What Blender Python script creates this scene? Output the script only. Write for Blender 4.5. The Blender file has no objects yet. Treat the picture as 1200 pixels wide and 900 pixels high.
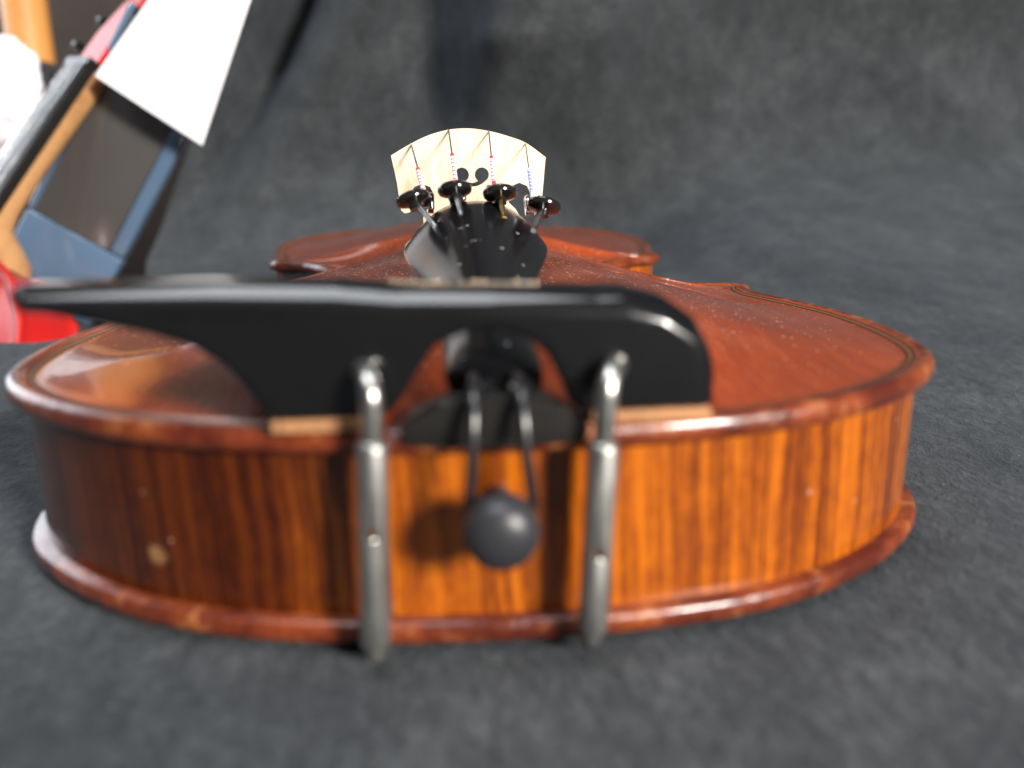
import bpy, bmesh, math, random
from mathutils import Vector, Matrix, noise
random.seed(7)
S = 0.001                                   # everything below is written in millimetres
sc = bpy.context.scene
C = sc.collection

# ------------------------------------------------------------------ camera
yaw, pit, rol, fpx = .0695, .256, -.010, 970.0
F0 = Vector((math.sin(yaw), math.cos(yaw), 0)); Z = Vector((0, 0, 1))
Rv = Vector((math.cos(yaw), -math.sin(yaw), 0))
Fw = math.cos(pit)*F0 - math.sin(pit)*Z
Uv = math.sin(pit)*F0 + math.cos(pit)*Z
cr_, sr_ = math.cos(rol), math.sin(rol)
R2 = cr_*Rv + sr_*Uv
U2 = -sr_*Rv + cr_*Uv
cam = bpy.data.cameras.new('camera'); camo = bpy.data.objects.new('camera', cam); C.objects.link(camo)
M = Matrix((R2, U2, -Fw)).transposed().to_4x4()
M.translation = Vector((-6, -115.5, 72.6))*S
camo.matrix_world = M
cam.sensor_width = 36; cam.lens = 36*fpx/1200
cam.clip_start = .005; cam.clip_end = 50
cam.dof.use_dof = True; cam.dof.focus_distance = .235; cam.dof.aperture_fstop = 7.6
sc.camera = camo
sc.view_settings.view_transform = 'Standard'; sc.view_settings.look = 'None'
sc.view_settings.exposure = 0.05; sc.view_settings.gamma = 1
sc.render.resolution_x, sc.render.resolution_y = 1024, 768
sc.cycles.use_denoising = True

# ------------------------------------------------------------------ light
w = bpy.data.worlds.new('World'); sc.world = w; w.use_nodes = True
bg = w.node_tree.nodes['Background']; bg.inputs[0].default_value = (.75, .85, 1, 1); bg.inputs[1].default_value = .07
def area(name, loc, target, sx, sy, power, col):
    l = bpy.data.lights.new(name, 'AREA'); l.shape = 'RECTANGLE'; l.size = sx; l.size_y = sy
    l.energy = power; l.color = col
    o = bpy.data.objects.new(name, l); C.objects.link(o)
    o.location = loc
    o.rotation_euler = (Vector(target)-Vector(loc)).to_track_quat('-Z', 'Y').to_euler()
    return o
area('key_lamp', (1.42, -1.86, .90), (0, .1, .03), .5, .5, 150, (1, .95, .88))
area('overhead_window', (-.25, -.30, 2.0), (0, .15, 0), 1.3, .9, 34, (.92, .96, 1))
area('side_window', (-1.0, .78, .44), (-.05, .12, .05), .75, .75, 8.5, (.85, .92, 1))

# ------------------------------------------------------------------ materials
def mat(name, col=(.5, .5, .5), rough=.5, metal=0., coat=0., sheen=0., spec=.5, coat_rough=.05):
    m = bpy.data.materials.new(name); m.use_nodes = True
    b = m.node_tree.nodes['Principled BSDF']
    b.inputs['Base Color'].default_value = (*col, 1); b.inputs['Roughness'].default_value = rough
    b.inputs['Metallic'].default_value = metal; b.inputs['Coat Weight'].default_value = coat
    b.inputs['Coat Roughness'].default_value = coat_rough
    b.inputs['Sheen Weight'].default_value = sheen; b.inputs['Specular IOR Level'].default_value = spec
    return m
class NT:
    def __init__(s, m): s.m = m; s.t = m.node_tree; s.b = s.t.nodes['Principled BSDF']
    def n(s, typ, **k):
        x = s.t.nodes.new(typ)
        for a, v in k.items():
            if a.startswith('i_'):
                x.inputs[a[2:].replace('_', ' ')].default_value = v
            else: setattr(x, a, v)
        return x
    def l(s, a, b): s.t.links.new(a, b)
    def obj(s, scale=(1, 1, 1), src='Object'):
        tc = s.n('ShaderNodeTexCoord'); mp = s.n('ShaderNodeMapping'); mp.inputs['Scale'].default_value = scale
        s.l(tc.outputs[src], mp.inputs[0]); return mp.outputs[0]
    def noise(s, vec, scale=5., detail=4., rough=.55):
        x = s.n('ShaderNodeTexNoise'); s.l(vec, x.inputs['Vector'])
        x.inputs['Scale'].default_value = scale; x.inputs['Detail'].default_value = detail; x.inputs['Roughness'].default_value = rough
        return x.outputs['Fac']
    def ramp(s, fac, *stops):
        x = s.n('ShaderNodeValToRGB'); e = x.color_ramp.elements
        while len(e) < len(stops): e.new(.5)
        for k, (p, c) in enumerate(stops):
            e[k].position = p
            e[k].color = (*c, 1) if isinstance(c, tuple) else (c, c, c, 1)
        s.l(fac, x.inputs[0]); return x.outputs[0]
    def mix(s, fac, a, b, mode='MIX'):
        x = s.n('ShaderNodeMix', data_type='RGBA', blend_type=mode)
        for sock, v in ((x.inputs['Factor'], fac), (x.inputs[6], a), (x.inputs[7], b)):
            if isinstance(v, tuple): sock.default_value = (*v, 1)
            elif isinstance(v, (int, float)): sock.default_value = v
            else: s.l(v, sock)
        return x.outputs[2]
    def math(s, op, a, b=0., c=0.):
        x = s.n('ShaderNodeMath', operation=op)
        for sock, v in zip(x.inputs, (a, b, c)):
            if isinstance(v, (int, float)): sock.default_value = v
            else: s.l(v, sock)
        return x.outputs[0]
    def color(s, v): s.l(v, s.b.inputs['Base Color'])
    def rough(s, v): s.l(v, s.b.inputs['Roughness'])
    def bump(s, h, strength=.3, dist=.0005):
        x = s.n('ShaderNodeBump'); x.inputs['Strength'].default_value = strength; x.inputs['Distance'].default_value = dist
        s.l(h, x.inputs['Height']); s.l(x.outputs[0], s.b.inputs['Normal'])
    def specks(s, vec, scale, radius, keep):
        v = s.n('ShaderNodeTexVoronoi'); s.l(vec, v.inputs['Vector']); v.inputs['Scale'].default_value = scale
        d = s.math('LESS_THAN', v.outputs['Distance'], radius)
        sep = s.n('ShaderNodeSeparateColor'); s.l(v.outputs['Color'], sep.inputs[0])
        k = s.math('LESS_THAN', sep.outputs[0], keep)
        return s.math('MULTIPLY', d, k), sep.outputs[1]

def varnish_top(name, c1, c2, dusty=True):
    m = mat(name, c1, .2, coat=.6, coat_rough=.035); t = NT(m)
    grain = t.noise(t.obj((900, 12, 900)), 1., 3.)
    cloudy = t.noise(t.obj(), 22., 4.)
    f = t.math('ADD', t.math('MULTIPLY', grain, .55), t.math('MULTIPLY', cloudy, .45))
    col = t.ramp(f, (.40, c2), (.58, c1))
    if dusty:
        tc = t.obj()
        xyz = t.n('ShaderNodeSeparateXYZ'); t.l(tc, xyz.inputs[0])
        # rosin dust thickest on the belly in front of the bridge, thinning outwards
        dy = t.math('DIVIDE', t.math('SUBTRACT', xyz.outputs[1], .135), .075)
        dx = t.math('DIVIDE', xyz.outputs[0], .075)
        r2 = t.math('ADD', t.math('MULTIPLY', dx, dx), t.math('MULTIPLY', dy, dy))
        dens = t.math('POWER', 2.718, t.math('MULTIPLY', r2, -1.0))
        patch = t.ramp(t.noise(tc, 45., 5., .65), (.45, 0.), (.7, 1.))
        film = t.math('MULTIPLY', t.math('MULTIPLY', dens, patch), .20)
        col = t.mix(film, col, (.55, .42, .36))
        sp, rnd = t.specks(tc, 520., .18, .28)
        m2 = t.math('MULTIPLY', sp, t.ramp(t.noise(tc, 16., 2.), (.42, .1), (.6, 1.)))
        sp2, _ = t.specks(tc, 850., .22, .30)
        m3 = t.math('MULTIPLY', sp2, t.math('MINIMUM', t.math('MULTIPLY', dens, 1.3), 1.))
        dots = t.math('MINIMUM', t.math('ADD', m2, m3), 1.)
        col = t.mix(t.math('MULTIPLY', dots, .8), col, (.78, .62, .48))
        # fine scratches
        scr = t.noise(t.obj((700, 60, 700)), 1., 2.)
        rgh = t.math('ADD', t.math('MULTIPLY', dots, .4), t.math('ADD', .12, t.math('MULTIPLY', t.noise(tc, 60., 4.), .14)))
        rgh = t.math('ADD', rgh, t.math('MULTIPLY', film, .8))
        t.rough(rgh)
        t.bump(t.math('ADD', t.math('MULTIPLY', scr, .4), dots), .12, .0002)
    t.color(col); return m
M_top = varnish_top('red brown spruce varnish', (.37, .057, .008), (.26, .036, .006))

def rim(name):
    m = mat(name, (.22, .05, .02), .22, coat=.4, coat_rough=.08); t = NT(m)
    v = t.obj()
    a = t.noise(v, 260., 5., .65); b = t.noise(v, 70., 5., .65)
    col = t.mix(t.ramp(b, (.42, 0.), (.62, 1.)), (.085, .013, .006), (.23, .045, .012))
    worn = t.ramp(t.math('ADD', t.math('MULTIPLY', a, .6), t.math('MULTIPLY', b, .4)), (.54, 0.), (.60, 1.))
    col = t.mix(t.math('MULTIPLY', worn, .55), col, (.42, .16, .05))
    t.color(col); t.rough(t.math('ADD', .15, t.math('MULTIPLY', a, .3)))
    t.bump(a, .55, .0009)
    return m
M_rim = rim('worn varnished edge')

def flame():
    m = mat('flamed maple rib varnish', (.4, .1, .01), .22, coat=.3, coat_rough=.08); t = NT(m)
    tc = t.n('ShaderNodeTexCoord'); mp = t.n('ShaderNodeMapping'); t.l(tc.outputs['UV'], mp.inputs[0])
    sep = t.n('ShaderNodeSeparateXYZ'); t.l(mp.outputs[0], sep.inputs[0])
    # u and v are in metres: stripes run across the rib, slightly slanted and wandering
    wob = t.noise(t.obj((1, 1, 1), 'UV'), 45., 2.)
    u = t.math('ADD', sep.outputs[0], t.math('ADD', t.math('MULTIPLY', sep.outputs[1], .04), t.math('MULTIPLY', wob, .0016)))
    cmb = t.n('ShaderNodeCombineXYZ'); t.l(u, cmb.inputs[0]); t.l(t.math('MULTIPLY', sep.outputs[1], .02), cmb.inputs[1])
    s1 = t.noise(cmb.outputs[0], 560., 3., .68)
    s2 = t.noise(cmb.outputs[0], 120., 2., .5)
    mp2 = t.n('ShaderNodeMapping'); t.l(tc.outputs['UV'], mp2.inputs[0]); mp2.inputs['Scale'].default_value = (1, .35, 1)
    s3 = t.noise(mp2.outputs[0], 600., 4., .65)
    f = t.math('ADD', t.math('ADD', t.math('MULTIPLY', s1, .56), t.math('MULTIPLY', s2, .28)), t.math('MULTIPLY', s3, .20))
    col = t.ramp(f, (.40, (.085, .015, .003)), (.47, (.17, .035, .004)), (.525, (.30, .067, .004)), (.60, (.47, .120, .005)))
    # shade on the bass-side rib, painted into its colour with a ragged edge
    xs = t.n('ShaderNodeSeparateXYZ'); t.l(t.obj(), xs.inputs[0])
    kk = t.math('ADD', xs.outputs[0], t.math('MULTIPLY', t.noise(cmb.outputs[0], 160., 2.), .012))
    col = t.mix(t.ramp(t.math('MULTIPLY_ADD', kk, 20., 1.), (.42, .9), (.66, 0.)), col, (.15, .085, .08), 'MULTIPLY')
    # varnish scuffs near the joints
    nz = t.noise(t.obj(), 70., 4.)
    col = t.mix(t.ramp(nz, (.6, 0.), (.75, .35)), col, (.16, .03, .008))
    # the chip in the varnish on the bass side
    v = t.obj(); d = t.n('ShaderNodeVectorMath', operation='DISTANCE'); t.l(v, d.inputs[0]); d.inputs[1].default_value = CHIP
    k = t.math('ADD', d.outputs['Value'], t.math('MULTIPLY', t.noise(v, 600., 3.), .0016))
    col = t.mix(t.ramp(k, (.0020, 1.), (.0032, 0.)), col, (.85, .52, .22))
    sp, _ = t.specks(v, 260., .13, .10)
    col = t.mix(t.math('MULTIPLY', sp, .5), col, (.6, .42, .3))
    t.color(col); t.rough(t.math('ADD', .16, t.math('MULTIPLY', nz, .16))); t.bump(s3, .08, .0002)
    return m
CHIP = (-.0555, .0165, .0115)
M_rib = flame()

def ebony(name, base, rough, dust=0.):
    m = mat(name, base, rough, spec=.5); t = NT(m); v = t.obj()
    nz = t.noise(t.obj((1, .25, 1)), 160., 4.)
    col = t.mix(nz, tuple(b*.7 for b in base), tuple(b*1.5 for b in base))
    if dust:
        sp, _ = t.specks(v, 420., .17, .09)
        sm = t.ramp(t.noise(v, 120., 4., .7), (.66, 0.), (.74, .6))
        k = t.math('MULTIPLY', t.math('MAXIMUM', sp, sm), dust)
        col = t.mix(k, col, (.38, .36, .33))
        t.rough(t.math('ADD', rough, t.math('MULTIPLY', k, .4)))
    t.color(col); return m
M_tail = ebony('polished black tailpiece', (.005, .005, .006), .19, .9)
M_chin = ebony('black chinrest lacquer', (.004, .004, .0045), .40)
M_chin.node_tree.nodes['Principled BSDF'].inputs['Specular IOR Level'].default_value = .10
M_chin.node_tree.nodes['Principled BSDF'].inputs['Coat Weight'].default_value = 1.; M_chin.node_tree.nodes['Principled BSDF'].inputs['Coat Roughness'].default_value = .09
M_ebony = ebony('ebony', (.012, .011, .010), .24)
M_button = ebony('dull ebony button', (.022, .022, .026), .40)
M_plastic = mat('shiny black metal', (.012, .011, .011), .13, spec=.8)
M_gut = mat('black nylon tailgut', (.010, .010, .011), .3, spec=1.)
M_black = mat('purfling black', (.015, .010, .008), .4)
M_purf = mat('purfling pale wood', (.24, .10, .035), .35)

def steel(name, col, r):
    m = mat(name, col, r, metal=1.); t = NT(m)
    a = t.noise(t.obj((1, 1, .25)), 300., 4.)
    t.color(t.ramp(a, (.3, tuple(c*.6 for c in col)), (.7, col))); t.rough(t.math('ADD', r-.06, t.math('MULTIPLY', a, .18)))
    return m
M_steel = steel('tarnished nickel', (.50, .495, .47), .46)
M_rod = steel('nickel rod', (.74, .72, .67), .32)
M_string = steel('steel string', (.45, .45, .45), .3)
M_brass = steel('brass', (.55, .38, .14), .3)
M_silver = steel('bright nickel', (.8, .8, .82), .15)

def maple(name, c1, c2, sc_=(260, 260, 60), rough=.55):
    m = mat(name, c1, rough); t = NT(m)
    a = t.noise(t.obj(sc_), 1., 4.); b = t.noise(t.obj((900, 900, 250)), 1., 2.)
    f = t.math('ADD', t.math('MULTIPLY', a, .6), t.math('MULTIPLY', b, .4))
    t.color(t.ramp(f, (.36, c2), (.5, c1), (.66, tuple(min(1, c*1.1) for c in c1)))); t.bump(b, .15, .0002)
    return m
M_bridge = maple('bridge maple', (.80, .65, .48), (.70, .53, .36))
M_neck = maple('neck maple', (.52, .28, .12), (.38, .18, .07), (60, 14, 60), .4)
M_cork = maple('cork', (.40, .19, .08), (.22, .10, .045), (700, 700, 700), .8)

def winding(name, base, mark):
    m = mat(name, base, .6); t = NT(m)
    tc = t.n('ShaderNodeTexCoord'); sep = t.n('ShaderNodeSeparateXYZ'); t.l(tc.outputs['UV'], sep.inputs[0])
    k = t.math('FRACT', t.math('ADD', t.math('MULTIPLY', sep.outputs[1], 9.), sep.outputs[0]))
    band = t.math('LESS_THAN', k, .26)
    head = t.math('GREATER_THAN', sep.outputs[1], .93)
    tail = t.math('LESS_THAN', sep.outputs[1], .22)
    t.color(t.mix(t.math('MAXIMUM', t.math('MAXIMUM', band, head), tail), base, mark)); return m
M_wr = winding('white silk with red thread', (.78, .76, .78), (.55, .03, .07))
M_wb = winding('blue silk', (.22, .28, .66), (.72, .72, .82))
M_wn = mat('thread', (.5, .02, .05), .6)

def velvet(name):
    m = mat(name, (.03, .033, .037), .9, sheen=.10, spec=.12); t = NT(m); v = t.obj()
    big = t.noise(v, 11., 4., .55)
    mid = t.noise(t.obj((1, .75, .75)), 55., 5., .7)
    fuzz = t.noise(t.obj((1, .6, 1)), 330., 5., .75)
    nap = t.noise(v, 1300., 3., .7)
    f = t.math('ADD', t.math('ADD', t.math('MULTIPLY', big, .18), t.math('MULTIPLY', mid, .24)), t.math('ADD', t.math('MULTIPLY', fuzz, .36), t.math('MULTIPLY', nap, .22)))
    col = t.ramp(f, (.36, (.010, .011, .012)), (.5, (.040, .0432, .0458)), (.635, (.094, .100, .104)))
    t.color(col); t.bump(t.math('ADD', t.math('ADD', t.math('MULTIPLY', nap, .35), fuzz), t.math('MULTIPLY', mid, .9)), .9, .0022)
    t.b.inputs['Sheen Roughness'].default_value = .5; t.b.inputs['Sheen Tint'].default_value = (.75, .85, 1, 1)
    return m
M_cloth = velvet('black velvet')

# ------------------------------------------------------------------ mesh helpers (mm in, metres out)
def link(name, me, m=None, parent=None, smooth=40):
    o = bpy.data.objects.new(name, me); C.objects.link(o)
    if m is not None:
        for x in (m if isinstance(m, (list, tuple)) else [m]): me.materials.append(x)
    if parent is not None: o.parent = parent
    if smooth and len(me.polygons):
        me.polygons.foreach_set('use_smooth', [True]*len(me.polygons))
        me.set_sharp_from_angle(angle=math.radians(smooth))
    return o
def mesh(name, vs, fs, m=None, parent=None, smooth=40, mi=None, fix=True):
    me = bpy.data.meshes.new(name); me.from_pydata([tuple(c*S for c in v) for v in vs], [], fs); me.update()
    if mi: me.polygons.foreach_set('material_index', mi)
    if fix:
        bm = bmesh.new(); bm.from_mesh(me); bmesh.ops.recalc_face_normals(bm, faces=bm.faces); bm.to_mesh(me); bm.free()
    return link(name, me, m, parent, smooth)
def bmobj(name, bm, m, parent=None, smooth=40):
    me = bpy.data.meshes.new(name); bm.to_mesh(me); bm.free(); return link(name, me, m, parent, smooth)
def loft(name, rings, m, parent=None, closed=True, caps=True, smooth=40):
    n = len(rings[0]); vs = [p for r in rings for p in r]; fs = []
    for i in range(len(rings)-1):
        for j in range(n if closed else n-1):
            k = (j+1) % n; fs.append((i*n+j, i*n+k, (i+1)*n+k, (i+1)*n+j))
    if caps: fs.append(tuple(range(n))[::-1]); fs.append(tuple((len(rings)-1)*n+j for j in range(n)))
    return mesh(name, vs, fs, m, parent, smooth)
def cr(p, n=8):
    p = [Vector(q) for q in p]; q = [2*p[0]-p[1]]+p+[2*p[-1]-p[-2]]; o = []
    for k in range(1, len(q)-2):
        a, b, c, d = q[k-1:k+3]
        for i in range(n):
            t = i/n
            o.append(.5*((2*b)+(c-a)*t+(2*a-5*b+4*c-d)*t*t+(3*b-a-3*c+d)*t**3))
    o.append(p[-1]); return o
def tube_verts(path, r, n=12):
    path = [Vector(p) for p in path]; rings = []; up = None
    for i, p in enumerate(path):
        d = (path[min(i+1, len(path)-1)]-path[max(i-1, 0)]).normalized()
        if up is None: up = d.orthogonal().normalized()
        up = (up-d*up.dot(d)).normalized(); s = d.cross(up)
        rr = r(i/(len(path)-1)) if callable(r) else r
        rings.append([p+(up*math.cos(2*math.pi*j/n)+s*math.sin(2*math.pi*j/n))*rr for j in range(n)])
    return rings
def tube(name, path, r, m, parent=None, n=12, uv=False):
    o = loft(name, tube_verts(path, r, n), m, parent, smooth=60)
    if uv:
        me = o.data; L = len(path); u = me.uv_layers.new(name='UVMap')
        for pl in me.polygons:
            if len(pl.vertices) != 4: continue
            js = [me.loops[li].vertex_index % n for li in pl.loop_indices]; wrap = max(js)-min(js) > n/2
            for li in pl.loop_indices:
                vi = me.loops[li].vertex_index; j = vi % n
                u.data[li].uv = ((j+n if wrap and j < n/2 else j)/n, (vi//n)/(L-1))
    return o
def lathe(name, prof, origin, axis, m, parent=None, n=32, smooth=35):
    ax = Vector(axis).normalized(); a = ax.orthogonal().normalized(); b = ax.cross(a); o = Vector(origin)
    rings = [[o+ax*h+(a*math.cos(2*math.pi*j/n)+b*math.sin(2*math.pi*j/n))*max(r, .01) for j in range(n)] for r, h in prof]
    return loft(name, rings, m, parent, smooth=smooth)
def merge(name, parts, m=None, parent=None):
    """several meshes of ONE piece joined as that piece"""
    bm = bmesh.new(); mats = []
    for o in parts:
        off = len(mats); mats += list(o.data.materials)
        k = len(bm.faces); bm.from_mesh(o.data); bm.faces.ensure_lookup_table()
        for f in bm.faces[k:]: f.material_index += off
    for o in parts: bpy.data.objects.remove(o)
    return bmobj(name, bm, mats, parent)
def dg_mesh(o):
    dg = bpy.context.evaluated_depsgraph_get(); return bpy.data.meshes.new_from_object(o.evaluated_get(dg), depsgraph=dg)
def bake(o, smooth=40):
    me = dg_mesh(o); o.modifiers.clear(); o.data = me
    me.polygons.foreach_set('use_smooth', [True]*len(me.polygons)); me.set_sharp_from_angle(angle=math.radians(smooth)); return o
def plate(name, loops, y0, y1, m, parent=None, bevel=0., taper=None, segs=2, raw=False):
    """outline(s) in (x,z) filled and pushed from y0 to y1; holes are further loops"""
    cu = bpy.data.curves.new('c', 'CURVE'); cu.dimensions = '2D'; cu.fill_mode = 'BOTH'
    for lp in loops:
        sp = cu.splines.new('POLY'); sp.points.add(len(lp)-1); sp.use_cyclic_u = True
        for p, q in zip(sp.points, lp): p.co = (q[0]*S, q[1]*S, 0, 1)
    cu.extrude = (y1-y0)/2*S-(0 if not bevel else 0)
    co = bpy.data.objects.new('c', cu); C.objects.link(co)
    me = dg_mesh(co); bpy.data.objects.remove(co)
    ym = (y0+y1)/2*S
    bm = bmesh.new(); bm.from_mesh(me)
    bmesh.ops.remove_doubles(bm, verts=bm.verts, dist=1e-6)
    for v in bm.verts:
        x, z, d = v.co.x, v.co.y, v.co.z
        if taper: d *= taper(x/S, z/S)
        v.co = Vector((x, ym-d, z))
    bmesh.ops.recalc_face_normals(bm, faces=bm.faces)
    o = bmobj(name, bm, m, parent, smooth=35)
    if bevel:
        md = o.modifiers.new('b', 'BEVEL'); md.width = bevel*S; md.segments = segs; md.limit_method = 'ANGLE'; md.angle_limit = math.radians(50)
        bake(o, 35)
    return o
def thing(name, label, cat, loc=(0, 0, 0), group=None):
    o = bpy.data.objects.new(name, None); C.objects.link(o); o.location = Vector(loc)*S; o.empty_display_size = .01
    return tag(o, label, cat, group)
def tag(o, label, cat, group=None):
    o['label'] = label; o['category'] = cat
    if group: o['group'] = group
    return o

# ------------------------------------------------------------------ the setting: cloth, wall, floor
def fold_y(x, z):
    """forward offset of the hanging cloth (mm towards the camera)"""
    def sst(a, b, t):
        t = min(1, max(0, (t-a)/(b-a))); return t*t*(3-2*t)
    xs = x-.06*(z-100)
    a = 95*sst(-24, 33, xs)*(1-sst(34, 330, xs)*.85)                     # broad pleat with a crisp right-hand edge
    lean = x-.52*(z-217)
    b = 26*sst(-160, -120, lean)-85*math.exp(-((lean+140)/24)**2)
    st = noise.noise(Vector((lean*.030, z*.003, 4)))+.5*noise.noise(Vector((lean*.06, z*.005, 8)))
    c = 5*math.sin(x*.013+z*.004)+16*st*(1-.85*sst(-75, -25, x))
    return a+b+c
def cloth():
    xs_n, nl, rows = 280, 88, []                 # the first nl columns lie left of the hanging cloth and end at the table edge
    s = -330.
    while s < 1250:
        rows.append(s); s += 4 if s < 330 else 7
    s0, Rr, yw = 500., 170., 670.
    vs, fs = [], []
    for s in rows:
        if s <= s0: y, z, k = s, 0., 0.
        elif s <= s0+Rr*math.pi/2:
            a = (s-s0)/Rr; y, z, k = s0+Rr*math.sin(a), Rr*(1-math.cos(a)), a/(math.pi/2)
        else: y, z, k = yw, Rr+(s-s0-Rr*math.pi/2), 1.
        if s <= 277: x0 = -158
        elif s <= 400: x0 = -158+10*(s-277)/123
        else:
            x1 = (-290+.526*max(z, 0))*((y+115)/785)
            t = min(1, (s-400)/90); x0 = -148*(1-t)+x1*t
        for j in range(xs_n+1):
            x = -620+(x0+620)*j/nl if j < nl else x0+(640-x0)*(j-nl)/(xs_n-nl)
            p = Vector((x*.012, s*.012, 3.1))
            d = math.hypot(max(abs(x)-100, 0), max(-s-5, s-345, 0))
            amp = min(1., d/45.)
            h = (noise.fractal(p, .8, 2.2, 5)*2.6+noise.fractal(Vector((x*.03+s*.012, s*.022-x*.008, 5)), .9, 2., 3)*1.3+noise.noise(Vector((x*.004, s*.007, 1)))*5.0)*amp
            h += noise.noise(Vector((x*.07, s*.07, 9)))*.35
            t = min(1, max(0, (x-105)/130)); rise = .16*max(0, min(s, 520)-225)*t*t*(3-2*t)
            fy = fold_y(x, z)*k
            if k < 1 and k > 0: fy *= k
            n = Vector((0, -math.sin(k*math.pi/2), math.cos(k*math.pi/2)))
            q = Vector((x, y-fy, z-2.6+rise))+n*h
            vs.append(q)
    n = xs_n+1
    for i in range(len(rows)-1):
        for j in range(nl if rows[i+1] > 277 else 0, xs_n): fs.append((i*n+j, i*n+j+1, (i+1)*n+j+1, (i+1)*n+j))
    o = mesh('ground_cloth', vs, fs, M_cloth, None, 180)
    o['kind'] = 'structure'; o['label'] = 'black velvet cloth spread over the table and hung behind the violin'
    return o
cloth()
M_wallm = mat('dark brown wall', (.030, .020, .015), .8)
tw = NT(M_wallm); tw.color(tw.ramp(tw.noise(tw.obj(), 6., 4.), (.35, (.016, .011, .009)), (.65, (.055, .036, .026))))
o = mesh('wall', [(-650, 1000, -345), (1100, 1000, -345), (1100, 1000, 900), (-650, 1000, 900), (-650, 1012, -345), (1100, 1012, -345), (1100, 1012, 900), (-650, 1012, 900)],
     [(0, 1, 2, 3), (5, 4, 7, 6), (0, 3, 7, 4), (1, 5, 6, 2), (3, 2, 6, 7), (0, 4, 5, 1)], M_wallm, None, 0); o['kind'] = 'structure'
M_floor = maple('brown floor boards', (.16, .085, .045), (.08, .04, .022), (30, 4, 30), .5)
o = mesh('floor', [(-1400, -900, -345), (1100, -900, -345), (1100, 1000, -345), (-1400, 1000, -345)], [(0, 1, 2, 3)], M_floor, None, 0); o['kind'] = 'structure'

tb = thing('table', 'table hidden under the black velvet cloth that carries the violin', 'table', (0, 0, -345))
tb['kind'] = 'structure'; del tb['category']
poly = [(-600, -330), (610, -330), (610, 640), (-190, 640), (-142, 400), (-150, 272), (-600, 272)]
np_ = len(poly)
mesh('table_top', [(x, y, 335) for x, y in poly]+[(x, y, 319) for x, y in poly],
     [tuple(range(np_)), tuple(range(np_, 2*np_))[::-1]]+[(i, (i+1) % np_, np_+(i+1) % np_, np_+i) for i in range(np_)], M_floor, tb, 0)
for x, y in ((-560, -290), (570, -290), (570, 600), (-560, 235), (-120, 600)):
    mesh('leg', [(x+a*18, y+b*18, z) for z in (0, 319) for a, b in ((-1, -1), (1, -1), (1, 1), (-1, 1))],
         [(0, 1, 2, 3), (4, 5, 6, 7), (0, 1, 5, 4), (1, 2, 6, 5), (2, 3, 7, 6), (3, 0, 4, 7)], M_floor, tb, 0)

# ------------------------------------------------------------------ violin body
SEGS = [
 [(0, 1.6), (20, 2.4), (41, 5.8), (57.5, 11.8), (71, 20), (81.8, 29.5), (89, 38.5), (93.4, 49), (95.7, 62), (96.3, 75), (95.2, 90), (92, 104), (88, 115), (84.8, 125), (84.8, 134), (87.6, 140.5)],
 [(87.6, 140.5), (84, 144.5)],
 [(84, 144.5), (73, 146.5), (63, 151.5), (56, 160.5), (52.5, 172), (51.5, 186), (53, 199), (57.5, 210), (64, 218.5), (71, 223.5), (77.5, 226.5)],
 [(77.5, 226.5), (81, 231)],
 [(81, 231), (80.2, 238), (81.5, 249), (85.5, 265), (89, 285), (90, 307), (87, 332), (79, 356), (65, 378), (46, 393), (24, 402.5), (8, 405), (0, 405)]]
def half_outline(step):
    out = []
    for sg in SEGS:
        c = cr([(x, y, 0) for x, y in sg], 24) if len(sg) > 2 else [Vector((*p, 0)) for p in sg]
        L = [0]
        for a, b in zip(c, c[1:]): L.append(L[-1]+(b-a).length)
        n = max(2, round(L[-1]/step)); k = 0
        for i in range(n):
            d = L[-1]*i/n
            while L[k+1] < d: k += 1
            out.append(c[k].lerp(c[k+1], (d-L[k])/max(1e-9, L[k+1]-L[k])))
    out.append(Vector((0, 405, 0))); return out
def outline(step=2.4):
    h = half_outline(step)
    return h+[Vector((-p.x, p.y, 0)) for p in h[-2:0:-1]]
def inward(o):
    n = len(o); res = []
    for i in range(n):
        a, b = o[i-1], o[(i+1) % n]
        d = (b-a).normalized(); res.append(Vector((-d.y, d.x, 0)))
    for _ in range(2): res = [(res[i-1]+2*res[i]+res[(i+1) % n]).normalized() for i in range(n)]
    return res
def arch_A(y):
    t = (y-195)/195; return 13.4*(1-.17*t*t)
def fshape(t):
    t = t**.86; return t*t*(3-2*t)
EDGE = [(.9, -4.), (.3, -3.6), (.0, -2.8), (0., -1.7), (.25, -.7), (.8, -.12), (1.6, .06), (2.6, -.12), (3.6, -.45), (5, -.8), (6.5, -.9), (8, -.75)]
TS = [.06, .12, .19, .26, .34, .42, .5, .58, .66, .74, .82, .89, .95, 1.]
def spine_y(o):
    """where on the centre line the spoke of each outline point ends"""
    n = len(o); h = n//2; L = [0]
    for i in range(h): L.append(L[-1]+(o[i+1]-o[i]).length)
    f = [l/L[-1] for l in L]; f = f+f[1:-1][::-1]
    return [58+(342-58)*(.5*a+.5*max(0, min(1, p.y/405))) for a, p in zip(f, o)]
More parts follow.
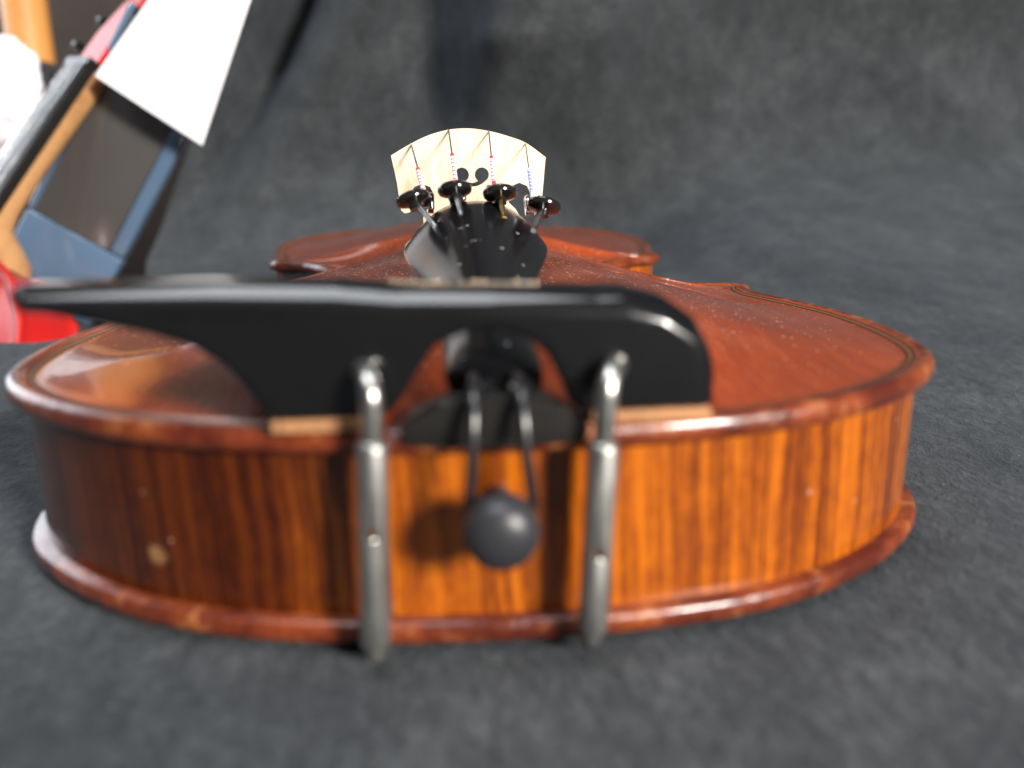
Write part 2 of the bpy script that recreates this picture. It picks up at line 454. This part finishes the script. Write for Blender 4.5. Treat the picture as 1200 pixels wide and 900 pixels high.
def plate_mesh(name, ztop, sign, m, parent, step=2.4, amp=1.):
    o = outline(step); nrm = inward(o); n = len(o); SY = spine_y(o)
    rings = []
    for d, z in EDGE: rings.append([(p+q*d, z) for p, q in zip(o, nrm)])
    for t in TS:
        r = []
        for p, q, sy in zip(o, nrm, SY):
            b = p+q*8
            r.append((b.lerp(Vector((0, sy, 0)), t), -.75+arch_A(sy)*amp*fshape(t)))
        rings.append(r)
    ntop = len(rings)
    for t in reversed([0]+TS[1:-1:2]+[1.]):                                   # underside
        r = []
        for p, q, sy in zip(o, nrm, SY):
            b = p+q*8
            r.append((b.lerp(Vector((0, sy, 0)), t), -3.75+arch_A(sy)*amp*fshape(t)))
        rings.append(r)
    vs = [(p.x, p.y, ztop+sign*z) for r in rings for p, z in r]
    fs, mi = [], []
    R = len(rings)
    for i in range(R):
        k = (i+1) % R
        if i == ntop-1: continue
        for j in range(n):
            l = (j+1) % n; fs.append((i*n+j, i*n+l, k*n+l, k*n+j)); mi.append(1 if i < 7 or i == R-1 else 0)
    me = bpy.data.meshes.new(name); me.from_pydata([tuple(c*S for c in v) for v in vs], [], fs); me.polygons.foreach_set('material_index', mi)
    bm = bmesh.new(); bm.from_mesh(me)
    bmesh.ops.remove_doubles(bm, verts=bm.verts, dist=4e-6)
    bmesh.ops.delete(bm, geom=[e for e in bm.edges if not e.link_faces], context='EDGES')
    bmesh.ops.recalc_face_normals(bm, faces=bm.faces); bm.to_mesh(me); bm.free()
    return link(name, me, m, parent, 50)

def cutter(bm_fn):
    bm = bmesh.new(); bm_fn(bm); bmesh.ops.recalc_face_normals(bm, faces=bm.faces)
    me = bpy.data.meshes.new('cut'); bm.to_mesh(me); bm.free()
    o = bpy.data.objects.new('cut', me); C.objects.link(o); return o
def prism(bm, pts, z0, z1):
    a = [bm.verts.new((x*S, y*S, z0*S)) for x, y in pts]; b = [bm.verts.new((x*S, y*S, z1*S)) for x, y in pts]
    bm.faces.new(a); bm.faces.new(b[::-1]); n = len(pts)
    for i in range(n): bm.faces.new((a[i], b[i], b[(i+1) % n], a[(i+1) % n]))
def circ(cx, cy, r, n=20): return [(cx+r*math.cos(2*math.pi*i/n), cy+r*math.sin(2*math.pi*i/n)) for i in range(n)]
def cut(o, fns):
    for f in fns:
        c = cutter(f)
        for solver, us in (('FAST', False), ('EXACT', False), ('EXACT', True)):
            md = o.modifiers.new('cut', 'BOOLEAN'); md.object = c; md.operation = 'DIFFERENCE'; md.solver = solver
            if solver == 'EXACT': md.use_self = us
            bpy.context.view_layer.update()
            me = dg_mesh(o); bm = bmesh.new(); bm.from_mesh(me); v = bm.calc_volume(); bm.free()
            b0 = bmesh.new(); b0.from_mesh(o.data); v0 = b0.calc_volume(); b0.free()
            o.modifiers.clear()
            if .97*v0 < v < v0: o.data = me; break
        bpy.data.objects.remove(c)
    o.data.polygons.foreach_set('use_smooth', [True]*len(o.data.polygons)); o.data.set_sharp_from_angle(angle=math.radians(50))
def f_hole(sx):
    mid = cr([(21.5, 172, 0), (26, 174.5, 0), (30, 168, 0), (31.5, 155, 0), (33.5, 140, 0), (35, 127, 0), (38.5, 118, 0), (44, 120, 0)], 6)
    L, Rr = [], []
    for i, p in enumerate(mid):
        d = (mid[min(i+1, len(mid)-1)]-mid[max(i-1, 0)]).normalized(); t = i/(len(mid)-1); wd = .8+1.5*math.sin(math.pi*t)
        L.append((sx*(p.x-d.y*wd), p.y+d.x*wd)); Rr.append((sx*(p.x+d.y*wd), p.y-d.x*wd))
    return [lambda bm: prism(bm, L+Rr[::-1], 20, 70), lambda bm: prism(bm, circ(sx*21.5, 169.5, 2.7), 20, 70), lambda bm: prism(bm, circ(sx*43, 123.5, 3.5), 20, 70)]

def ribs(parent, m, z0, z1, step=2.0):
    o = outline(step); nrm = inward(o); n = len(o); base = [p+q*3. for p, q in zip(o, nrm)]
    L = [0]
    for i in range(n): L.append(L[-1]+(base[(i+1) % n]-base[i]).length)
    vs, fs = [], []
    zs = [z0+(z1-z0)*k/4 for k in range(5)]
    for z in zs:
        for p in base: vs.append((p.x, p.y, z))
    for i in range(4):
        for j in range(n): fs.append((i*n+j, i*n+(j+1) % n, (i+1)*n+(j+1) % n, (i+1)*n+j))
    ob = mesh('ribs', vs, fs, m, parent, 35, fix=False); me = ob.data
    uv = me.uv_layers.new(name='UVMap')
    for pl in me.polygons:
        js = [me.loops[li].vertex_index % n for li in pl.loop_indices]; wrap = max(js)-min(js) > n/2
        for li in pl.loop_indices:
            vi = me.loops[li].vertex_index; j = vi % n
            uv.data[li].uv = ((L[n] if wrap and j == 0 else L[j])*S+.37, zs[vi//n]*S)
    return ob
def purfling(parent):
    o = outline(2.4); nrm = inward(o); n = len(o)
    def zz(d):
        for (d0, z0), (d1, z1) in zip(EDGE[4:], EDGE[5:]):
            if d0 <= d <= d1: return 36+z0+(z1-z0)*(d-d0)/(d1-d0)
    ds = [3.7, 4.15, 4.75, 5.2]; vs, fs, mi = [], [], []
    for d in ds:
        for p, q in zip(o, nrm): v = p+q*d; vs.append((v.x, v.y, zz(d)+.06))
    for i in range(3):
        for j in range(n): fs.append((i*n+j, i*n+(j+1) % n, (i+1)*n+(j+1) % n, (i+1)*n+j)); mi.append(1 if i == 1 else 0)
    return mesh('purfling', vs, fs, [M_black, M_purf], parent, 60, mi)

def neck_set(parent, mv, mn, mf):
    def sec(y, wd, zt, zb):
        pts = []
        for k in range(17):
            a = math.pi*k/16; pts.append((wd/2*math.cos(a), y, zt-(zt-zb)*math.sin(a)**.8 if 0 < k < 16 else zt))
        return pts
    nk = loft('neck', [sec(*a) for a in ((402.5, 30, 42.5, 5), (410, 26, 42, 8), (416, 23, 41.6, 16), (422, 21.5, 41, 26), (432, 21, 40, 27.5), (460, 20, 37.5, 25.5), (520, 18, 31.5, 18.5), (528, 19, 30.5, 14))], mn, parent)
    rings = []
    for y, hw, zt in ((271, 19.5, 64.5), (310, 18, 60.5), (400, 14.8, 51), (523, 11, 38)):
        top = [(hw*math.cos(math.pi*k/12), y, zt-2.6*(math.cos(math.pi*k/12))**2*(hw/19)) for k in range(13)]
        rings.append(top+[(-hw, y, zt-6.2), (hw, y, zt-6.2)])
    loft('fingerboard', rings, mf, parent)
    mesh('nut', [(a*11.2, y, z) for y in (523.2, 527.5) for a, z in ((-1, 31), (1, 31), (1, 38.2), (-1, 38.2))],
         [(0, 1, 2, 3), (4, 5, 6, 7), (0, 1, 5, 4), (1, 2, 6, 5), (2, 3, 7, 6), (3, 0, 4, 7)], M_ebony, parent, 30)
    pb = []
    for y, hw, zt, zb in ((527.8, 10.5, 33, 14), (550, 9.5, 31, 11), (572, 8, 27, 6.5), (584, 7, 24, 3)):
        pb.append([(hw, y, zt), (-hw, y, zt), (-hw, y, zb+2), (-hw+2, y, zb), (hw-2, y, zb), (hw, y, zb+2)])
    box = loft('p', pb, mv, None)
    sp = []
    for k in range(60):
        a = k/59*3.4*math.pi; r = 11*math.exp(-.16*a)
        sp.append((0, 591-r*math.cos(a+2.6), 15+r*math.sin(a+2.6)))
    parts = [box]
    for k in range(3): parts.append(lathe('s', [(0, -6.5-k*1.8), (10.5-k*3, -6.5-k*1.8), (10.8-k*3, -6-k*1.8), (10.8-k*3, 6+k*1.8), (10.5-k*3, 6.5+k*1.8), (0, 6.5+k*1.8)], (0, 591-k*.8, 15+k*.5), (1, 0, 0), mv))
    merge('pegbox', parts, None, parent)
    for sx, y, z in ((1, 536, 25), (-1, 544, 23.5), (1, 557, 21), (-1, 566, 18)):
        pg = lathe('p', [(0, -12), (3.2, -12), (3.7, 10), (3.7, 15), (2.6, 16.5), (2.6, 18), (4, 19), (3, 20.5), (0, 20.6)], (0, y, z), (sx, 0, 0), M_ebony)
        hd = lathe('p', [(0, -2.4), (6, -2), (8.5, -1), (8.5, 1), (6, 2), (0, 2.4)], (sx*26.5, y, z), (0, 1, .2), M_ebony)
        merge('tuning_peg', [pg, hd], None, parent)

def bridge(parent, m):
    def mir(p): return [(-x, z) for x, z in p[::-1]]
    top = [(22.6, 75.3), (16.8, 79.4), (11.5, 81.4), (5.8, 82.9), (0, 83.7), (-6.0, 83.4), (-12, 81.9), (-17.6, 79.4), (-23.4, 76.2)]
    top = [(p.x, p.y) for p in cr([(a, b, 0) for a, b in top], 5)]
    side = [(21.9, 68), (21.3, 61.5), (21.0, 60.2), (20.0, 59.4), (18.8, 59.6), (17.8, 60.2), (18.2, 62.2), (18.2, 64.6), (17.0, 67.0), (14.6, 68.0), (12.2, 67.0), (11.0, 64.8), (11.3, 62.2), (13.4, 60.2), (14.6, 58), (14.4, 55.6), (15.6, 53.4),
            (18.2, 51.8), (20.2, 50), (20.8, 48), (20.6, 45.8), (12, 46.6), (10.4, 48.4), (9.6, 50.6), (6.5, 53), (3, 54.2), (0, 54.6)]
    lf = mir(side)
    loop = top[::-1]+side[:-1]+[(0, 54.6)]+lf[1:]
    # heart
    cx, cz, r = .4, 70.4, 2.15
    def c(x0, a0, a1, n): return [(x0+r*math.cos(math.radians(a0+(a1-a0)*k/n)), cz+r*math.sin(math.radians(a0+(a1-a0)*k/n))) for k in range(n+1)]
    heart = c(cx-3.0, 240, -55, 16)+[(cx-1.2, cz-2.1), (cx, cz-2.35), (cx+1.2, cz-2.1)]+c(cx+3.0, 235, -60, 16)+[(cx+3, cz-2.7), (cx+1.6, cz-3.3), (cx, cz-3.5), (cx-1.6, cz-3.3), (cx-3, cz-2.7)]
    b = plate('bridge', [loop, heart], -2.1, 2.1, m, parent, taper=lambda x, z: 1.-.6*max(0, (z-46)/38))
    for v in b.data.vertices: v.co.y += .142
    return b
BR = [(-17.4, 79.2), (-6.2, 83.2), (5.7, 82.8), (16.6, 79.3)]

def tz(y): t = (y-8)/96; return 44.3+20.9*t-3.0*t*(1-t)*1.6
def tailpiece(parent, m):
    prof = [(5.6, 3.8), (6.2, 5.8), (7.4, 7.0), (11, 7.6), (20, 7.9), (35, 8.3), (50, 9.2), (65, 11.6), (78, 14.4), (88, 16.8), (94, 17.9), (98.5, 18.2), (101.5, 17.6), (103.6, 16.2), (104.8, 14.2), (105.2, 12.5)]
    rings = []
    for y, hw in prof:
        zt = tz(y); k = (y-6)/99; drop = 2.6+8.6*k; th = 3.4
        if y < 9: zt -= (9-y)*.55
        if y > 101: zt -= (y-101)**2*.10
        top = [(hw*math.cos(math.pi*j/20), y, zt-drop*(abs(math.cos(math.pi*j/20))**2.5)) for j in range(21)]
        bot = [(-hw*.93*math.cos(math.pi*j/20), y, zt-th-drop*(abs(math.cos(math.pi*j/20))**2.5)*.85) for j in range(21)]
        rings.append(top+bot)
    t = loft('tailpiece', rings, m, parent, smooth=50)
    return t

def violin(root, mt, mr, mrib, mback, mneckv, full):
    top = plate_mesh('top_plate', 36., 1, [mt, mr], root, 2.4 if full else 4.)
    if full: cut(top, f_hole(1)+f_hole(-1))
    if full: purfling(top)
    plate_mesh('back_plate', -.2, -1, [mback, mr], root, 2.4 if full else 4., .06)
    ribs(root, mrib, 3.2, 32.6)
    neck_set(root, mneckv, M_neck, M_ebony)
    bridge(root, M_bridge)
    tailpiece(root, M_tail)

vio = thing('violin', 'old red brown violin lying on its back, tail end forward, with chinrest and fine tuners', 'violin')
vio.rotation_euler = (.007, 0, 0); vio.location = (0, 0, -.84*S)      # the neck end lies a little higher than the tail
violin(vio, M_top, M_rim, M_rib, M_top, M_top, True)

# strings with silk windings
HOOK = [(-12.6, 106.5, 65.2), (-4.4, 107, 67.2), (5.4, 107, 67.0), (15.4, 106.5, 64.2)]
NUT = [(-7.5, 525, 38.2), (-2.5, 525, 38.9), (2.5, 525, 38.9), (7.5, 525, 38.2)]
for k in range(4):
    h, b, nn = Vector(HOOK[k]), Vector((BR[k][0], 142, BR[k][1]+.35)), Vector(NUT[k])
    r = (.30, .26, .23, .18)[k]
    s = tube('string', [h, h.lerp(b, .33), h.lerp(b, .66), b, b.lerp(nn, .5), nn], r, M_string, vio, 8)
    e = (.50, .55, .52, .50)[k]
    wd = tube('silk_winding', [h.lerp(b, e*i/20) for i in range(21)], r+.34, M_wb if k == 3 else M_wr, s, 12, uv=True)
    wd['label'] = 'blue silk winding' if k == 3 else 'white silk winding with red thread'

# fine tuners
KN = [((-15.6, 100, 65.3), (-10.2, 91, 59.2)), ((-5.0, 101, 67.4), (-3.6, 92.5, 61.6)), ((6.4, 101, 66.4), (6.8, 92.5, 61.2)), ((17.6, 100, 63.2), (14.4, 91.5, 58.2))]
for k, (kp, bp) in enumerate(KN):
    kp, bp = Vector(kp), Vector(bp); ax = (kp-bp).normalized()
    # lever: a bent arm over the end of the tailpiece carrying the string hook
    h = Vector(HOOK[k])
    mm = M_silver if k == 3 else M_plastic
    arm = tube('a', cr([h+Vector((1.5, -3.2, -2.6)), h+Vector((1.5, -2.2, .2)), h+Vector((1.5, .6, .5)), h+Vector((1.4, 1.2, -1.4)), h+Vector((1.2, .4, -3.8))], 5), .8, mm, None, 10)
    arm2 = tube('a', cr([h+Vector((-1.5, -3.2, -2.6)), h+Vector((-1.5, -2.2, .2)), h+Vector((-1.5, .6, .5)), h+Vector((-1.4, 1.2, -1.4)), h+Vector((-1.2, .4, -3.8))], 5), .8, mm, None, 10)
    ball = lathe('a', [(0, -1.6), (1.3, -1.4), (1.8, 0), (1.3, 1.4), (0, 1.6)], h+Vector((0, -.6, -.6)), (1, 0, 0), M_silver if k == 3 else M_plastic, None, 16)
    ft = merge('fine_tuner', [arm, arm2, ball], None, vio)
    sc_ = lathe('screw', [(.75, -1.2)]+[(.75 if i % 2 else .62, .6+i*.42) for i in range(int(((kp-bp).length-1)/.42))], bp, ax, M_brass if k == 2 else M_string, ft, 12, 70)
    n_, ng = 40, 20
    pr = [(1.6, -2.9), (1.7, -1.5), (3.2, -1.2), (4.15, -.8), (4.4, -.1), (4.3, .5), (3.9, .9), (2.4, 1.2), (0, 1.3)]
    kax = (ax*.8+Vector((0, -.12, .75))).normalized()
    lathe('knob', pr, kp, kax, M_plastic, ft, 36)

# tailgut, saddle, end button
sd = [(p.x, p.y) for p in cr([(-14.6, 36.6, 0), (-12, 38.3, 0), (-8, 40.2, 0), (-4.2, 41.1, 0), (0, 41.2, 0), (4.5, 40.8, 0), (8.4, 39.8, 0), (11.6, 37.6, 0), (13.6, 36, 0)], 4)]+[(12.4, 34.2), (6, 33.6), (-.5, 33.4), (-7, 33.7), (-13.2, 34.4)]
plate('saddle', [sd], .2, 7.2, M_ebony, vio, bevel=.9, segs=3)
for x0, x1 in ((-3.4, -4.5), (3.2, 4.5)):
    tube('tailgut', cr([(x0*.8, 11, 42.4), (x0, 6.5, 42.6), (x0, 3.2, 42.9), (x0*1.02, .6, 42.5), (x0*1.05, -1.9, 40.9), (x0*1.1, -3.6, 37.6), (x0*1.18, -4.3, 33), (x1, -4.2, 28), (x1, -3.6, 25), (x1*.7, -2.9, 22.4), (0, -3, 21.4)], 6), .85, M_gut, vio, 14)
lathe('end_button', [(2.4, -10.5), (2.4, -2.0), (4.2, -1.3), (5.3, -.4), (5.6, .9), (5.55, 2.3), (5.15, 3.8), (4.35, 4.8), (3.0, 5.55), (1.5, 5.92), (0, 6.02)], (-.2, -5.2, 23.4), (0, -1, 0), M_button, vio, 48, 60)

# chinrest
FACE_T = [(-69, 57.0), (-67.5, 58.0), (-57.6, 58.0), (-40, 58.0), (-22, 57.6), (-13.4, 56.9), (0, 56.7), (15.2, 56.0), (19.5, 56.0), (25.5, 54.4), (30.2, 51.2), (33.0, 46.4), (34.2, 42.0), (34.0, 37.6)]
FACE_B = [(14.1, 37.6), (12.0, 38.2), (10.8, 39.4), (9.9, 42.1), (7.6, 46.7), (4.4, 49.4), (0, 50.5), (-4.4, 50.3), (-8.9, 48.5), (-11.5, 44.7), (-14.6, 39.6), (-17, 37.6), (-33.0, 37.6), (-35.5, 41.0), (-38.8, 45.6), (-43.3, 49.0), (-49.1, 51.0), (-56.0, 52.6), (-62.8, 54.2), (-68.6, 54.6)]
def interp(tab, x):
    tab = sorted(tab)
    if x <= tab[0][0]: return tab[0][1]
    for (a, b), (c, d) in zip(tab, tab[1:]):
        if x <= c: return b+(d-b)*(x-a)/(c-a)
    return tab[-1][1]
def chinrest(parent):
    wall_ = plate('w', [FACE_T+FACE_B], 3.0, 12.5, M_chin, None)
    DEP = [(-67, 12), (-65.5, 22), (-62, 31), (-56, 40), (-48, 47), (-38, 50), (-30, 48), (-24, 43), (-19, 35), (-15, 25), (-12.5, 14), (-11, 12), (11, 12), (15, 22), (20, 28), (25, 27), (29, 22), (31, 15), (32, 12)]
    nx, ny = 100, 24; top, bot = [], []
    for i in range(nx+1):
        x = -66.6+(31.2+66.6)*i/nx; yb = interp(DEP, x)
        for j in range(ny+1):
            t = j/ny; y = 4.0+(yb-4.0)*t
            e = min(1, min(t, 1-t)*5); z = interp(FACE_T, x)
            dish = 2.2*math.sin(math.pi*t)*(1 if x < -12 else .5)*min(1, max(0, (yb-12)/25))
            zt = z-.15-dish-(6.2 if x < -12 else 3.2)*t*min(1, max(0, (yb-12)/25))
            th = 6.2 if x > -45 else max(2.4, 6.2-(-45-x)*.17)
            top.append((x, y, zt)); bot.append((x, y, zt-th))
    N = ny+1; vs = top+bot; B = len(top); fs = []
    for i in range(nx):
        for j in range(ny):
            a = i*N+j; fs.append((a, a+N, a+N+1, a+1)); fs.append((B+a, B+a+1, B+a+N+1, B+a+N))
    for i in range(nx):
        a = i*N; fs.append((a, B+a, B+a+N, a+N)); a = i*N+ny; fs.append((a, a+N, B+a+N, B+a))
    for j in range(ny):
        a = j; fs.append((a, a+1, B+a+1, B+a)); a = nx*N+j; fs.append((a, B+a, B+a+1, a+1))
    cup = mesh('w', vs, fs, M_chin, None)
    o = merge('chinrest', [wall_, cup], None, parent)
    o.data.materials.clear(); o.data.materials.append(M_chin); o.data.polygons.foreach_set('material_index', [0]*len(o.data.polygons))
    md = o.modifiers.new('r', 'REMESH'); md.mode = 'VOXEL'; md.voxel_size = .45*S
    md = o.modifiers.new('s', 'SMOOTH'); md.factor = .5; md.iterations = 14
    bake(o, 180)
    for v in o.data.vertices:                                            # round the lip and let the face fall away at its ends
        x, y, z = v.co/S
        if y < 8:
            d = max(0, min(interp(FACE_T, x)-z, (34.6-x)*1.1, (x+67.3)*4)); k = (8-y)/5
            v.co.y += S*k*(3.4*max(0, 1-d/4.4)**2+.0010*max(0, x-5)**2)
    return o
cr_o = chinrest(vio)
for a, b in ((14.2, 32.5), (-33.2, -17.2)):
    plate('cork_pad', [[(a, 36.0), (b, 36.0), (b, 37.8), (a, 37.8)]], 2.4, 12.6, M_cork, cr_o, bevel=.25)
for xt, xb, zh, lean in ((-18.1, -19.3, 21.6, 1.2), (15.1, 13.9, 17.0, -1.6)):
    yb = -2.6
    bt, tp = Vector((xb, yb, 3.4 if lean > 0 else 4.2)), Vector((xt, yb, 36.2 if lean > 0 else 35.0)); ax = (tp-bt).normalized(); L = (tp-bt).length
    br = lathe('clamp_barrel', [(1.9, 0), (2.15, .15), (2.3, .7), (2.3, L-1.1), (2.1, L-.5), (1.7, L-.05), (1.2, L)], bt, ax, M_steel, cr_o, 40, 50)
    pos = bt+ax*((zh-bt.z)/ax.z)
    cc = cutter(lambda bm: bmesh.ops.create_cone(bm, cap_ends=True, segments=24, radius1=.95*S, radius2=.95*S, depth=12*S, matrix=Matrix.Translation(pos*S) @ Matrix.Rotation(math.pi/2, 4, 'X')))
    md = br.modifiers.new('c', 'BOOLEAN'); md.object = cc; md.operation = 'DIFFERENCE'; md.solver = 'EXACT'
    md = br.modifiers.new('b', 'BEVEL'); md.width = .22*S; md.segments = 2; md.limit_method = 'ANGLE'; md.angle_limit = math.radians(55)
    bpy.context.view_layer.update(); bake(br, 60); bpy.data.objects.remove(cc)
    lathe('glint_bead', [(0, -.8), (.55, -.55), (.78, 0), (.55, .55), (0, .8)], pos+Vector((0, -1.5, -.4)), (0, 0, 1), M_rod, br, 16)  # small bead added inside the barrel hole to give it a bright glint
    rz = 45.1-tp.z
    tube('clamp_rod', cr([tp-ax*2, tp+ax*2, tp+ax*(rz-4.4), tp+ax*(rz-2.3)+Vector((-.1*lean, .2, 0)), tp+ax*(rz-.6)+Vector((-.5*lean, 1.6, 0)), tp+ax*rz+Vector((-1.2*lean, 4.2, 0)), tp+ax*rz+Vector((-1.8*lean, 8, -.3))], 6), 1.6, M_rod, cr_o, 16)
    tube('clamp_foot', cr([bt+ax*2, bt-ax*.6, bt-ax*1.7+Vector((0, .5, 0)), bt-ax*2.5+Vector((0, 2, 0)), bt-ax*2.7+Vector((0, 6, 0)), bt-ax*2.7+Vector((0, 13, 0))], 5), 1.45, M_steel, cr_o, 12)

# ------------------------------------------------------------------ background things
def gloss(name, col, rough=.08): return mat(name, col, rough, coat=.5)
M_red = mat('glossy red lacquer', (.46, .014, .012), .26); M_dkw = mat('pale silver', (.7, .7, .68), .25)
red = thing('violin', 'bright red student violin standing propped up behind the table edge', 'violin')
a_ = Vector((.384, .40, .832)).normalized(); l_ = Vector((.78, -.60, -.072)); l_ = (l_-a_*l_.dot(a_)).normalized(); n_ = l_.cross(a_)
mw = Matrix((l_, a_, n_)).transposed().to_4x4(); mw.translation = Vector((-396, 210, -325))*S
red.matrix_world = mw
violin(red, M_red, M_red, M_red, M_red, M_red, False)
for k in range(4):
    tube('string', [(BR[k][0], 142, BR[k][1]+.3), Vector(NUT[k])], .45, M_silver, red, 8)

M_blue = gloss('pale blue enamel', (.085, .14, .22), .22); M_screen = gloss('dark grey glass', (.065, .062, .06), .28)
pn = thing('framed_panel', 'dark glossy panel in a blue frame leaning beside the red violin', 'panel', (-209.5, 398, 26.4))
ud = Vector((-44.9, 0, 27.9)).normalized(); vd = Vector((.60, .04, .80)); vd = (vd-ud*vd.dot(ud)).normalized(); nd = ud.cross(vd)
if nd.y > 0: nd = -nd
pn.rotation_mode = 'QUATERNION'; pn.rotation_quaternion = Matrix((ud, nd, vd)).transposed().to_quaternion() if Matrix((ud, nd, vd)).determinant() > 0 else Matrix((-ud, nd, vd)).transposed().to_quaternion()
sg = 1 if Matrix((ud, nd, vd)).determinant() > 0 else -1
def panel_box(name, u0, u1, v0, v1, y0, y1, m, bev):
    plate(name, [[(sg*u0, v0), (sg*u1, v0), (sg*u1, v1), (sg*u0, v1)]], y0, y1, m, pn, bevel=bev, segs=3)
panel_box('screen', 0, 46, 0, 126, .5, 3, M_screen, .3)
panel_box('frame', -9, 50, -46, -.2, -7, 4, M_blue, 2.)
panel_box('frame', -9, -.2, .2, 132, -7, 4, M_blue, 2.)
panel_box('frame', 46.2, 50, .2, 132, -7, 4, M_blue, 2.)
panel_box('backing', -.1, 46.1, -.1, 131, -6.5, .2, M_ebony, 0)

M_paper = mat('white paper', (.82, .82, .84), .6)
A, B, Cc, D = [Vector(p) for p in ((-195.8, 374, 122.6), (-143.0, 374, 86.1), (-88.4, 374, 210), (-121, 376, 211))]
vs = []
for i in range(13):
    for j in range(13):
        u, v = i/12, j/12; p = A.lerp(B, u).lerp(D.lerp(Cc, u), v); p.y -= 3*math.sin(math.pi*u)*(.4+.6*v); vs.append(p)
pp = mesh('paper_sheet', vs, [(i*13+j, (i+1)*13+j, (i+1)*13+j+1, i*13+j+1) for i in range(12) for j in range(12)], M_paper, None, 180)
md = pp.modifiers.new('s', 'SOLIDIFY'); md.thickness = .3*S; bake(pp, 60)
tag(pp, 'blank white sheet of paper hung over the dark glossy panel', 'paper')

M_post = maple('orange pine', (.62, .27, .07), (.45, .17, .04), (20, 20, 3), .45)
ps = lathe('wooden_post', [(0, 0), (19, 0), (19, 660), (16, 666), (0, 666)], (-384, 720, -345), (0, 0, 1), M_post, None, 24)
tag(ps, 'orange wooden post at the top left behind the white cloth', 'post')
M_case = mat('black fabric case', (.02, .02, .022), .7)
cs = plate('instrument_case', [[(-470, -345), (-318, -345), (-312, 90), (-322, 150), (-350, 168), (-400, 140), (-465, 120)]], 600, 690, M_case, None, bevel=14, segs=4)
tag(cs, 'black padded instrument case standing behind the red violin neck', 'case')
bm = bmesh.new(); bmesh.ops.create_icosphere(bm, subdivisions=5, radius=1)
for v in bm.verts:
    d = v.co.copy(); k = 1+.28*noise.fractal(d*1.9+Vector((3, 1, 2)), .8, 2., 4)
    v.co = Vector((-352+30*d.x*k, 590+14*d.y*k, 132+44*d.z*k))*S
wc = bmobj('crumpled_cloth', bm, mat('white cotton', (.8, .78, .82), .8), None, 180)
tag(wc, 'crumpled white cloth lying against the black padded case', 'cloth')

# ------------------------------------------------------------------ lint on the velvet
bm = bmesh.new(); rl = random.Random(3)
def flake(p, r, nz):
    q = Matrix.Translation(Vector(p)*S) @ Matrix.Rotation(rl.uniform(0, 6), 4, 'Z') @ Matrix.Diagonal((r*S*rl.uniform(.6, 1.6), r*S*rl.uniform(.5, 1), r*S*.4, 1))
    bmesh.ops.create_icosphere(bm, subdivisions=1, radius=1, matrix=q)
for _ in range(150):
    x, y = rl.uniform(-260, 330), rl.uniform(-40, 300)
    if abs(x) < 100 and -8 < y < 350: continue
    flake((x, y, -1.9), rl.uniform(.1, .26), 0)
ln = bmobj('lint', bm, mat('lint', (.5, .47, .42), .9), None); ln['kind'] = 'stuff'
